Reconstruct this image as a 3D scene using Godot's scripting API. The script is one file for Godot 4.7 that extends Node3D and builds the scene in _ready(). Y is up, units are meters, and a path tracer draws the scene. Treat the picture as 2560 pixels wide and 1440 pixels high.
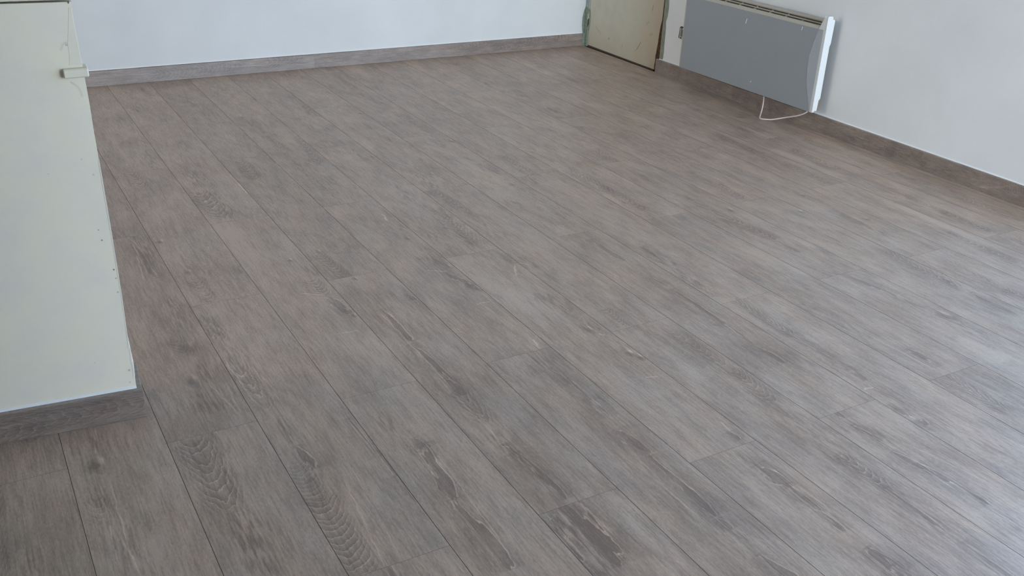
extends Node3D
# An empty room with a freshly laid grey-brown laminate floor: half-height partition on the left, back wall,
# old cupboard door and panel heater on the right wall. Units metres; the planks run along z.

const WALL_X := 3.404          # right wall
const BACK_Z := -4.977         # back wall
const EYE := 1.2313
const FOCAL := 2435.1          # in pixels of a 2560 wide frame
const PITCH := -0.4489
const YAW := -0.5388
const ROLL := 0.0432
const LONG := 1.185            # plank length
const SEAMS := [0.0645, 0.2612, 0.4568, 0.6541, 0.8477, 1.0374, 1.2282, 1.4178, 1.6108, 1.8019, 1.9978, 2.1909, 2.3845, 2.5881]

# What the grain of a plank shows, in metres along and across it: C chevrons, F dark flame, S soft dark streak,
# P pale line, L light band, K knot. From (u v) to (u v), half width, then count / form / strength.
const GRAIN := {
	"1 -1": "K 0.640 0.049 .02 1; P 0.500 0.070 0.593 0.057 .004 .6; S 0.509 0.072 0.578 0.061 .012 .7; S 0.707 0.044 0.786 0.033 .02 .8; C 0.739 0.036 0.818 0.031 .03 4 U .5; S 0.812 0.046 1.003 0.064 .03 .7; P 0.780 0.048 1.007 0.067 .004 .6; P 0.711 0.066 0.959 0.062 .003 .6; P 0.709 0.048 0.988 0.037 .003 .5",
	"2 -1": "S -0.094 0.192 0.294 0.150 .02 .7; P 0.159 0.131 0.340 0.119 .004 .7; P -0.080 0.140 0.317 0.134 .004 .6; F -0.009 0.137 0.342 0.151 0.017 .7; K 0.791 0.131 .02 .9; S 0.771 0.146 0.818 0.159 .02 .9; S 0.881 0.144 0.986 0.146 .03 .8; K 0.959 0.102 .02 .8; C 0.731 0.111 0.830 0.127 .03 5 U .6; S 0.472 0.157 0.722 0.143 .03 .6; P 0.999 0.171 1.133 0.171 .004 .6; P 0.982 0.138 1.149 0.167 .004 .5; S 1.016 0.106 1.110 0.124 .03 .9",
	"2 0": "C 0.003 0.051 0.279 0.058 .045 8 U 1; S 0.279 0.058 0.466 0.044 .02 .6",
	"3 -2": "C -0.016 0.058 0.210 0.070 .035 8 U .9; K 0.701 0.022 .012 1; S 0.894 0.045 1.019 0.113 .015 .7; K 0.958 0.047 .01 .9; C 1.019 0.050 1.180 0.060 .03 7 U .8",
	"3 -1": "S 0.633 0.048 0.737 0.044 .012 .9; F 0.748 0.049 0.847 0.057 0.016 1; C 0.811 0.021 0.962 0.023 .04 10 U .55; S 0.862 0.046 0.934 0.029 .02 .8; C 0.933 0.025 1.187 0.021 .045 13 U 1; P 0.909 0.093 1.185 0.064 .003 .5; P 0.891 0.118 1.179 0.098 .003 .4; F 0.698 0.179 0.868 0.180 0.011 .9; F 0.812 0.191 1.012 0.190 0.011 .8; F 0.939 0.190 1.046 0.194 0.014 1; P 0.721 0.175 1.075 0.195 .003 .7; S 0.041 0.016 0.201 0.038 .025 .7; C 0.075 0.008 0.234 0.009 .045 5 V .5; S 0.166 0.016 0.458 0.026 .04 .6; C 0.364 0.024 0.580 0.037 .03 4 U .8; P 0.334 0.007 0.552 0.017 .004 .7; S 0.300 0.051 0.559 0.071 .02 .4",
	"4 -2": "C 0.859 0.033 1.148 0.055 .05 8 U 1; S 0.621 0.061 0.834 0.060 .025 .9; P 0.723 0.183 1.046 0.192 .004 .7",
	"4 -1": "K 0.382 0.142 .008 1; S 0.436 0.161 0.525 0.186 .03 .7; C 0.539 0.150 0.652 0.157 .035 6 U .9; P 0.609 0.096 0.651 0.154 .004 .9; F 0.647 0.161 0.784 0.178 0.025 .8; K 0.771 0.170 .012 1; K 0.804 0.180 .010 .8; P 0.882 0.106 0.885 0.160 .004 .7; P 0.607 0.109 0.815 0.149 .003 .3; L 0.004 0.018 0.502 0.073 .06 .4",
	"4 0": "S 0.091 0.049 0.170 0.063 .03 .7; F 0.216 0.078 0.267 0.091 0.023 .7; F 0.240 0.093 0.448 0.077 0.028 1.1; F 0.443 0.071 0.676 0.069 0.028 1.1; P 0.253 0.074 0.498 0.055 .004 .5; P 0.285 0.106 0.631 0.088 .004 .5",
	"5 -2": "K 0.977 0.046 .012 .8; S 0.957 0.099 0.958 0.125 .01 .8; C 1.000 0.044 1.188 0.052 .03 9 U .9; C 0.024 0.069 0.262 0.064 .035 8 U .9; S 0.241 0.070 0.641 0.033 .02 .6",
	"5 -1": "F 0.232 0.076 0.436 0.075 0.017 1; F 0.447 0.065 0.664 0.073 0.028 1.1; F 0.637 0.057 0.729 0.074 0.028 1.0; C 0.700 0.065 0.856 0.072 .03 5 V .8; S 0.891 0.053 1.003 0.075 .02 .8; F 0.942 0.054 1.085 0.075 0.021 .9; F 0.980 0.066 1.168 0.079 0.030 1.1; P 0.248 0.060 0.687 0.060 .003 .7; P 0.599 0.049 1.059 0.061 .003 .5; K 0.021 0.077 .008 .9; F 0.174 0.174 0.226 0.180 0.014 .8; S 0.397 0.054 0.604 0.058 .02 .3",
	"5 0": "F -0.034 0.058 0.195 0.062 0.063 1.1; S 0.015 0.023 0.212 0.037 .06 .9; P 0.005 0.015 0.145 0.012 .004 .8; P 0.010 0.040 0.120 0.047 .004 .6; P -0.007 0.089 0.109 0.101 .006 .6; L 0.013 0.158 0.264 0.161 .04 .5",
	"6 -2": "C 0.378 0.185 0.746 0.148 .025 9 U 1",
	"6 -1": "S 0.524 0.145 0.638 0.165 .05 .7; P 0.619 0.103 0.654 0.153 .004 1; K 0.628 0.172 .012 .6; F 0.654 0.146 0.789 0.186 0.025 .8; K 0.768 0.168 .014 .9; K 0.797 0.179 .014 .9; P 0.883 0.131 0.885 0.171 .004 .8; P 0.894 0.144 1.070 0.165 .003 .4; P 1.128 0.168 1.181 0.160 .005 .8; P 0.144 0.163 0.205 0.148 .008 .9; S 0.209 0.175 0.306 0.176 .03 .8; K 0.376 0.150 .010 .7; S 0.466 0.169 0.564 0.174 .04 .6; L 0.021 0.026 0.413 0.052 .06 .4",
	"6 0": "S 0.029 0.105 0.101 0.131 .06 .7; F 0.091 0.128 0.182 0.135 0.014 .7; F 0.149 0.146 0.267 0.143 0.016 .8; P 0.164 0.147 0.292 0.145 .004 .8; F 0.250 0.139 0.340 0.138 0.014 .8; F 0.387 0.125 0.498 0.136 0.025 .8; F 0.502 0.129 0.729 0.129 0.025 1.1; S 0.727 0.121 0.813 0.132 .02 .8; F 0.735 0.126 0.775 0.127 0.016 .8; F 0.852 0.117 0.943 0.136 0.025 1.0; P 0.580 0.089 0.766 0.092 .004 .5; P 0.443 0.105 0.584 0.096 .003 .4",
	"7 -3": "C 0.282 0.211 0.728 0.159 .025 10 U .9",
	"7 -2": "S 0.789 0.168 0.893 0.170 .02 .8; K 0.963 0.109 .012 .8; S 1.009 0.127 1.173 0.129 .025 .9",
	"7 -1": "C 0.040 0.190 0.130 0.181 .03 5 U .7; P 0.138 0.170 0.205 0.137 .006 1; S 0.335 0.126 0.472 0.161 .03 .8; S 0.524 0.147 0.598 0.169 .03 .8; K 0.587 0.141 .014 1; P 0.615 0.152 0.628 0.164 .008 1; S 0.647 0.168 0.735 0.176 .03 .8; K 0.741 0.165 .012 1; K 0.769 0.176 .012 .9; P 0.856 0.129 0.861 0.160 .004 .8; P 1.091 0.165 1.151 0.159 .004 .8; F 1.129 0.159 1.168 0.160 0.014 .9; L 0.030 0.037 0.428 0.058 .06 .5",
	"7 0": "S 0.011 0.119 0.077 0.130 .03 .7; F 0.069 0.126 0.164 0.139 0.025 .9; S 0.138 0.141 0.321 0.134 .022 .9; F 0.149 0.138 0.251 0.135 0.014 .9; F 0.244 0.131 0.317 0.132 0.014 .8; F 0.369 0.126 0.455 0.142 0.025 1; F 0.426 0.132 0.501 0.140 0.023 1; P 0.093 0.144 0.236 0.157 .003 .6",
	"8 -2": "S 1.026 0.062 1.256 0.050 .03 .8",
	"8 -1": "P 0.690 0.002 0.718 0.021 .004 1; S 0.647 0.031 0.745 0.030 .03 .8; C 1.062 0.060 1.179 0.050 .03 8 U .8; C -0.028 0.033 0.268 0.060 .025 10 U .8; S 0.271 0.066 0.499 0.056 .03 .7",
	"8 0": "F 0.152 0.144 0.257 0.151 0.018 .5; S 0.252 0.151 0.348 0.146 .016 .6",
	"9 -2": "K 0.845 0.056 .012 .8",
	"9 -1": "F 0.060 0.117 0.256 0.120 0.016 .7; F 0.377 0.116 0.449 0.123 0.011 .8; F 0.474 0.127 0.736 0.116 0.023 1; F 0.704 0.118 0.850 0.115 0.014 .6; F 0.831 0.111 0.956 0.119 0.018 .9; S 0.908 0.152 1.069 0.138 .03 .6; P 0.695 0.124 0.805 0.113 .004 .6",
	"9 0": "F -0.033 0.058 0.028 0.058 0.018 .9; S 0.031 0.052 0.150 0.075 .026 .8; F 0.055 0.048 0.131 0.064 0.014 .8; F 0.169 0.055 0.260 0.068 0.016 .8; F 0.224 0.070 0.395 0.078 0.023 1.1; S 0.363 0.083 0.483 0.069 .015 .8; P 0.146 0.067 0.281 0.073 .003 .7; P 0.167 0.108 0.352 0.150 .003 .5",
	"10 -1": "F 0.743 0.042 0.833 0.041 0.018 1; S 0.831 0.047 0.912 0.039 .04 .9; S 0.924 0.030 1.090 0.018 .05 .7; C 0.981 0.015 1.139 0.015 .03 7 V .6; P 1.054 0.025 1.133 0.027 .004 .7; S -0.002 0.042 0.098 0.045 .05 .7",
	"10 0": "C -0.011 0.053 0.231 0.053 .028 10 V 1; S 0.199 0.054 0.300 0.058 .025 .8; S 0.292 0.066 0.450 0.059 .02 .8; F 0.419 0.057 0.494 0.051 0.014 .8; P 0.519 0.012 0.526 0.039 .006 .9; S 0.517 0.042 0.636 0.018 .03 .6; F 0.595 0.011 0.656 0.014 0.014 .9; P 0.646 0.008 0.670 0.018 .006 .9; F 0.676 0.030 0.701 0.024 0.011 1; S 0.703 0.076 0.858 0.067 .04 .6",
	"11 -1": "S 0.709 0.027 0.768 0.031 .03 .8; S 0.844 0.047 0.960 0.046 .02 .6; P 0.950 0.052 1.144 0.060 .004 .8; F 1.042 0.086 1.147 0.094 0.018 .9; L 0.328 0.138 0.597 0.206 .07 .5",
	"11 0": "C -0.025 0.056 0.185 0.052 .03 8 V 1.1",
	"12 -1": "S 1.156 0.097 1.200 0.094 .05 .7",
	"12 0": "F -0.045 0.103 0.182 0.130 0.014 .8; S 0.169 0.125 0.291 0.140 .02 .7; K 0.344 0.151 .02 .9; S 0.338 0.150 0.490 0.139 .025 .7; L 0.448 0.077 0.587 0.089 .04 .7",
}

var cam_basis: Basis
var noise_streak: PackedByteArray
var noise_band: PackedByteArray
var noise_blot: PackedByteArray
var noise_pore: PackedByteArray
var noise_jag: PackedByteArray
var noise_line: PackedByteArray
const NW := 2048
const NH := 1024
var jobs := []                 # boards to paint: {w, h, length, width, marks, seed}
var painted := []
var wall_mats := {}


func _ready() -> void:
	# --- camera, sky, lights, exposure ---
	var cam := Camera3D.new()
	cam.name = "camera"
	cam_basis = Basis(Vector3.UP, YAW) * Basis(Vector3.RIGHT, PITCH) * Basis(Vector3(0, 0, 1), ROLL)
	cam.transform = Transform3D(cam_basis, Vector3(0, EYE, 0))
	cam.fov = rad_to_deg(2.0 * atan(720.0 / FOCAL))
	cam.near = 0.05
	cam.far = 60.0
	add_child(cam)
	cam.current = true

	var env := Environment.new()
	var sky_mat := ProceduralSkyMaterial.new()
	sky_mat.sky_top_color = Color(0.55, 0.70, 0.92)
	sky_mat.sky_horizon_color = Color(0.86, 0.91, 0.97)
	sky_mat.ground_bottom_color = Color(0.42, 0.43, 0.42)
	sky_mat.ground_horizon_color = Color(0.70, 0.73, 0.75)
	var sky := Sky.new()
	sky.sky_material = sky_mat
	env.background_mode = Environment.BG_SKY
	env.sky = sky
	env.background_energy_multiplier = 1.0
	env.tonemap_mode = Environment.TONE_MAPPER_LINEAR
	env.tonemap_exposure = 1.0
	env.sdfgi_enabled = true
	env.ssao_enabled = true
	env.ssil_enabled = true
	var world := WorldEnvironment.new()
	world.name = "world_environment"
	world.environment = env
	add_child(world)

	# daylight of the big window behind the camera, on the right
	daylight("window_daylight", Vector3(2.05, 1.25, 4.28), Vector2(1.96, 2.1), 0.0, Color(0.87, 0.935, 1.0), 48.0)
	# daylight of the glazed door in the right wall, just out of the picture
	daylight("terrace_daylight", Vector3(3.39, 1.15, -0.65), Vector2(1.5, 1.9), PI / 2, Color(0.52, 0.75, 1.0), 4.2)
	# daylight of the second window, in the wall on the left
	daylight("side_daylight", Vector3(-4.98, 1.5, -3.5), Vector2(1.6, 1.2), -PI / 2, Color(1.0, 0.965, 0.91), 8.5)

	make_noise()
	build_room()
	build_floor()
	build_baseboards()
	build_partition()
	build_door()
	build_heater()
	build_socket()


func daylight(called: String, at: Vector3, size: Vector2, turn: float, tint: Color, energy: float) -> void:
	var l := AreaLight3D.new()
	l.name = called
	l.area_size = size
	l.light_color = tint
	l.light_energy = energy
	l.area_range = 14.0
	l.area_attenuation = 2.0
	l.shadow_enabled = true
	l.position = at
	l.rotation.y = turn
	add_child(l)


# ------------------------------------------------------------------ helpers

func obj(called: String, mesh: Mesh, mat: Material, parent: Node = null) -> MeshInstance3D:
	var o := MeshInstance3D.new()
	o.name = called
	o.mesh = mesh
	if mat:
		o.material_override = mat
	(parent if parent else self).add_child(o, true)
	return o


func thing(called: String, label: String, category: String, at: Vector3, turn := 0.0) -> Node3D:
	var o := Node3D.new()
	o.name = called
	o.position = at
	o.rotation.y = turn
	o.set_meta("label", label)
	o.set_meta("category", category)
	add_child(o, true)
	return o


func structure(o: Node, label: String, category: String) -> void:
	o.set_meta("kind", "structure")
	o.set_meta("label", label)
	o.set_meta("category", category)


func paint(c: Color, rough := 0.7, spec := 0.4) -> StandardMaterial3D:
	var m := StandardMaterial3D.new()
	m.albedo_color = c
	m.roughness = rough
	m.metallic_specular = spec
	return m


func grainy(c: Color, period: float, amount: float, rough := 0.75, seed_ := 3) -> StandardMaterial3D:
	# paint with faint cloudy unevenness
	var m := paint(c, rough, 0.35)
	var f := FastNoiseLite.new()
	f.seed = seed_
	f.noise_type = FastNoiseLite.TYPE_SIMPLEX
	f.fractal_type = FastNoiseLite.FRACTAL_FBM
	f.fractal_octaves = 5
	f.frequency = 0.012
	var im := f.get_seamless_image(256, 256)
	im.convert(Image.FORMAT_RGB8)
	var data := im.get_data()
	for i in range(0, data.size(), 3):
		var k := 255.0 - amount * float(data[i])
		data[i] = int(k)
		data[i + 1] = int(k)
		data[i + 2] = int(k - amount * 8.0)
	m.albedo_texture = ImageTexture.create_from_image(Image.create_from_data(256, 256, false, Image.FORMAT_RGB8, data))
	m.uv1_triplanar = true
	m.uv1_world_triplanar = true
	m.uv1_scale = Vector3.ONE / period
	return m


func add_quad(st: SurfaceTool, a: Vector3, b: Vector3, c: Vector3, d: Vector3) -> void:
	# a b c d counter-clockwise seen from outside
	for v in [a, c, b, a, d, c]:
		st.add_vertex(v)


func box(lo: Vector3, hi: Vector3, chamfer := 0.0) -> ArrayMesh:
	var st := SurfaceTool.new()
	st.begin(Mesh.PRIMITIVE_TRIANGLES)
	st.set_smooth_group(-1)
	add_box(st, lo, hi, chamfer)
	st.generate_normals()
	return st.commit()


func add_box(st: SurfaceTool, lo: Vector3, hi: Vector3, c := 0.0) -> void:
	if c <= 0.0:
		var p := []
		for i in 8:
			p.append(Vector3(hi.x if i & 1 else lo.x, hi.y if i & 2 else lo.y, hi.z if i & 4 else lo.z))
		add_quad(st, p[4], p[5], p[7], p[6])
		add_quad(st, p[1], p[0], p[2], p[3])
		add_quad(st, p[5], p[1], p[3], p[7])
		add_quad(st, p[0], p[4], p[6], p[2])
		add_quad(st, p[6], p[7], p[3], p[2])
		add_quad(st, p[0], p[1], p[5], p[4])
		return
	var mid := (lo + hi) * 0.5
	var h := (hi - lo) * 0.5
	# the 24 corners of a box with its 12 edges cut
	for axis in 3:
		var u := (axis + 1) % 3
		var v := (axis + 2) % 3
		for s in [-1.0, 1.0]:
			var q := []
			for k in [[-1, -1], [1, -1], [1, 1], [-1, 1]]:
				var w := Vector3.ZERO
				w[axis] = s * h[axis]
				w[u] = k[0] * (h[u] - c)
				w[v] = k[1] * (h[v] - c)
				q.append(mid + w)
			if s > 0:
				add_quad(st, q[0], q[1], q[2], q[3])
			else:
				add_quad(st, q[3], q[2], q[1], q[0])
	for axis in 3:
		var u := (axis + 1) % 3
		var v := (axis + 2) % 3
		for su in [-1.0, 1.0]:
			for sv in [-1.0, 1.0]:
				var e := []
				for k in [[0, -1], [0, 1], [1, 1], [1, -1]]:
					var w := Vector3.ZERO
					w[axis] = k[1] * (h[axis] - c)
					w[u] = su * (h[u] - (c if k[0] else 0.0))
					w[v] = sv * (h[v] - (0.0 if k[0] else c))
					e.append(mid + w)
				if su * sv > 0:
					add_quad(st, e[3], e[2], e[1], e[0])
				else:
					add_quad(st, e[0], e[1], e[2], e[3])
	for sx in [-1.0, 1.0]:
		for sy in [-1.0, 1.0]:
			for sz in [-1.0, 1.0]:
				var a := mid + Vector3(sx * h.x, sy * (h.y - c), sz * (h.z - c))
				var b := mid + Vector3(sx * (h.x - c), sy * h.y, sz * (h.z - c))
				var d := mid + Vector3(sx * (h.x - c), sy * (h.y - c), sz * h.z)
				for w in ([a, d, b] if sx * sy * sz > 0 else [a, b, d]):
					st.add_vertex(w)


func prism(outline: Array, depth: float, cut := 0.0) -> ArrayMesh:
	# an outline in x and y (any turn), its front face at z = 0, running back to z = -depth; UVs are x and y in metres
	var poly := PackedVector2Array(outline)
	if not Geometry2D.is_polygon_clockwise(poly):
		poly.reverse()
	poly.reverse()   # counter-clockwise, y up
	if Geometry2D.is_polygon_clockwise(poly):
		poly.reverse()
	var st := SurfaceTool.new()
	st.begin(Mesh.PRIMITIVE_TRIANGLES)
	st.set_smooth_group(-1)
	var area := 0.0
	for i in poly.size():
		area += poly[i].cross(poly[(i + 1) % poly.size()])
	if area < 0.0:
		poly.reverse()
	var front := poly
	if cut > 0.0:
		var small := Geometry2D.offset_polygon(poly, -cut, Geometry2D.JOIN_MITER)
		if small.size() == 1 and small[0].size() == poly.size():
			front = small[0]
			# start at the corner nearest to the outline's first
			var best := 0
			for i in front.size():
				if front[i].distance_to(poly[0]) < front[best].distance_to(poly[0]):
					best = i
			var turned := PackedVector2Array()
			for i in front.size():
				turned.append(front[(best + i) % front.size()])
			front = turned
	var bevel := cut if front != poly else 0.0
	var tri := Geometry2D.triangulate_polygon(front)
	for i in range(0, tri.size(), 3):
		var a := front[tri[i]]
		var b := front[tri[i + 1]]
		var c := front[tri[i + 2]]
		if (b - a).cross(c - a) > 0.0:
			var t := b
			b = c
			c = t
		for v in [a, b, c]:
			st.set_uv(Vector2(v.x, -v.y))
			st.add_vertex(Vector3(v.x, v.y, 0))
	var n := poly.size()
	for i in n:
		var j := (i + 1) % n
		if bevel > 0.0:
			uv_quad(st, front[i], front[j], 0.0, poly[j], poly[i], -bevel)
		uv_quad(st, poly[i], poly[j], -bevel, poly[j], poly[i], -depth)
	st.generate_normals()
	return st.commit()


func uv_quad(st: SurfaceTool, a: Vector2, b: Vector2, z0: float, c: Vector2, d: Vector2, z1: float) -> void:
	for k in [[a, z0], [b, z0], [c, z1], [a, z0], [c, z1], [d, z1]]:
		var v: Vector2 = k[0]
		st.set_uv(Vector2(v.x, -v.y))
		st.add_vertex(Vector3(v.x, v.y, k[1]))


func tube(path: Array, radius: float, sides := 10) -> ArrayMesh:
	var c := Curve3D.new()
	for i in path.size():
		var t := Vector3.ZERO
		if i > 0 and i < path.size() - 1:
			t = (path[i + 1] - path[i - 1]) * 0.12
		c.add_point(path[i], -t, t)
	var pts := c.tessellate(4, 2.5)
	var st := SurfaceTool.new()
	st.begin(Mesh.PRIMITIVE_TRIANGLES)
	st.set_smooth_group(0)
	var rings := []
	var side := Vector3(0.3, 0.2, 0.9)
	for i in pts.size():
		var d := (pts[mini(i + 1, pts.size() - 1)] - pts[maxi(i - 1, 0)]).normalized()
		side = (side - d * side.dot(d)).normalized()
		var up := d.cross(side)
		var ring := []
		for k in sides:
			var a := TAU * k / sides
			ring.append(pts[i] + (side * cos(a) + up * sin(a)) * radius)
		rings.append(ring)
	for i in rings.size() - 1:
		for k in sides:
			var m := (k + 1) % sides
			add_quad(st, rings[i][k], rings[i][m], rings[i + 1][m], rings[i + 1][k])
	for k in range(1, sides - 1):
		for v in [rings[0][0], rings[0][k], rings[0][k + 1]]:
			st.add_vertex(v)
		var e: Array = rings[-1]
		for v in [e[0], e[k + 1], e[k]]:
			st.add_vertex(v)
	st.generate_normals()
	return st.commit()


# ------------------------------------------------------------------ wood

func noise_map(seed_: int, w: int, h: int, freq: float, octaves: int) -> PackedByteArray:
	var f := FastNoiseLite.new()
	f.seed = seed_
	f.noise_type = FastNoiseLite.TYPE_SIMPLEX
	f.fractal_type = FastNoiseLite.FRACTAL_FBM
	f.fractal_octaves = octaves
	f.fractal_gain = 0.55
	f.frequency = freq
	var im := f.get_image(w, h)
	im.convert(Image.FORMAT_L8)
	im.resize(NW, NH, Image.INTERPOLATE_CUBIC)
	return im.get_data()


func make_noise() -> void:
	noise_streak = noise_map(11, 200, NH, 0.14, 3)     # fine lines along the grain
	noise_band = noise_map(12, 170, 420, 0.07, 4)      # wider soft bands
	noise_blot = noise_map(13, 96, 96, 0.06, 3)       # cloudy patches
	noise_pore = noise_map(14, 420, NH, 0.36, 2)      # pores
	noise_line = noise_map(16, 60, NH, 0.16, 2)       # long thin lines
	noise_jag = noise_map(15, 512, 512, 0.055, 3)     # ragged edges


func auto_marks(rng: RandomNumberGenerator, width: float) -> String:
	# grain for a plank that the photograph does not show closely
	var s := PackedStringArray()
	var v := rng.randf_range(0.04, width - 0.04)
	var u := rng.randf_range(-0.1, 0.25)
	while u < LONG - 0.1:
		var long := rng.randf_range(0.10, 0.32)
		var v2 := clampf(v + rng.randf_range(-0.018, 0.018), 0.015, width - 0.015)
		var kind := rng.randf()
		if kind < 0.26:
			s.append("C %.3f %.3f %.3f %.3f %.3f %d %s %.2f" % [u, v, u + long, v2, rng.randf_range(0.02, 0.038), int(long / 0.03) + 2, "U" if rng.randf() < 0.6 else "V", rng.randf_range(0.5, 0.9)])
		elif kind < 0.6:
			s.append("F %.3f %.3f %.3f %.3f %.3f %.2f" % [u, v, u + long * 0.7, v2, rng.randf_range(0.008, 0.02), rng.randf_range(0.45, 0.85)])
		else:
			s.append("S %.3f %.3f %.3f %.3f %.3f %.2f" % [u, v, u + long, v2, rng.randf_range(0.010, 0.026), rng.randf_range(0.4, 0.7)])
		v = v2
		u += long * rng.randf_range(0.7, 1.2)
	for k in rng.randi_range(0, 2):
		s.append("K %.3f %.3f %.3f %.2f" % [rng.randf_range(0.1, LONG - 0.1), clampf(v + rng.randf_range(-0.05, 0.05), 0.02, width - 0.02), rng.randf_range(0.008, 0.014), rng.randf_range(0.6, 1.0)])
	for k in 2:
		var a := rng.randf_range(0.0, LONG - 0.3)
		var b := rng.randf_range(0.02, width - 0.02)
		s.append("%s %.3f %.3f %.3f %.3f %.3f %.2f" % ["L" if k else "S", a, b, a + rng.randf_range(0.2, 0.5), b + rng.randf_range(-0.02, 0.02), rng.randf_range(0.02, 0.05), rng.randf_range(0.3, 0.6)])
	return "; ".join(s)


func paint_board(at: int) -> void:
	var job: Dictionary = jobs[at]
	var w: int = job.w
	var h: int = job.h
	var mx: float = job.length / float(w)      # metres a pixel, along
	var my: float = job.width / float(h)
	var rng := RandomNumberGenerator.new()
	rng.seed = job.seed
	var stride := maxi(1, int(round(mx / 0.00116)))
	var ox := rng.randi_range(0, NW - w * stride - 1)
	var oy := rng.randi_range(0, NH - h * stride - 1)
	var bx := rng.randi_range(0, NW - w * stride - 1)
	var by := rng.randi_range(0, NH - h * stride - 1)
	var tone := rng.randf_range(-0.14, 0.14)
	var dark := PackedFloat32Array()
	var pale := PackedFloat32Array()
	dark.resize(w * h)
	pale.resize(w * h)
	for y in h:
		var ra := (oy + y * stride) * NW + ox
		var rb := (by + y * stride) * NW + bx
		var o := y * w
		for x in w:
			var a := ra + x * stride
			var b := rb + x * stride
			var fine := float(noise_streak[a]) - 128.0
			var band := float(noise_band[b]) - 128.0
			var blot := float(noise_blot[a]) - 128.0
			var d := fine * 0.0028 + band * 0.0024 + blot * 0.0026 + tone
			var line := noise_line[b]
			if line > 158:
				d += float(line - 158) * 0.0062
			var pore := noise_pore[b]
			if pore > 165:
				d += float(pore - 165) * 0.008
			elif pore < 84:
				pale[o + x] = float(84 - pore) * 0.0065
			dark[o + x] = d
	for mark: String in (job.marks as String).split(";", false):
		draw_mark(mark.strip_edges().split(" ", false), w, h, mx, my, dark, pale, ox, oy)
	var bytes := PackedByteArray()
	bytes.resize(w * h * 3)
	var rb := 170.5 if job.length == LONG else 160.0     # the skirting is printed a little greyer
	var gb := 149.5 if job.length == LONG else 143.5
	var bb := 133.0 if job.length == LONG else 133.0
	for y in h:
		var rc := (by + y * stride) * NW
		for x in w:
			var i := y * w + x
			var d := clampf(dark[i], -0.55, 1.35)
			var p := clampf(pale[i], 0.0, 1.0)
			var hue := (float(noise_blot[rc + (bx + x * stride)]) - 128.0) * 0.00016
			var k := (1.0 if job.length == LONG else 0.86) - 0.205 * d + 0.26 * p
			bytes[i * 3] = int(clampf((rb + hue * 150.0) * k + 0.6 * d, 0.0, 255.0))
			bytes[i * 3 + 1] = int(clampf(gb * k - 1.8 * d, 0.0, 255.0))
			bytes[i * 3 + 2] = int(clampf((bb - hue * 114.0) * k - 2.0 * d, 0.0, 255.0))
	painted[at] = Image.create_from_data(w, h, false, Image.FORMAT_RGB8, bytes)


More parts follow.
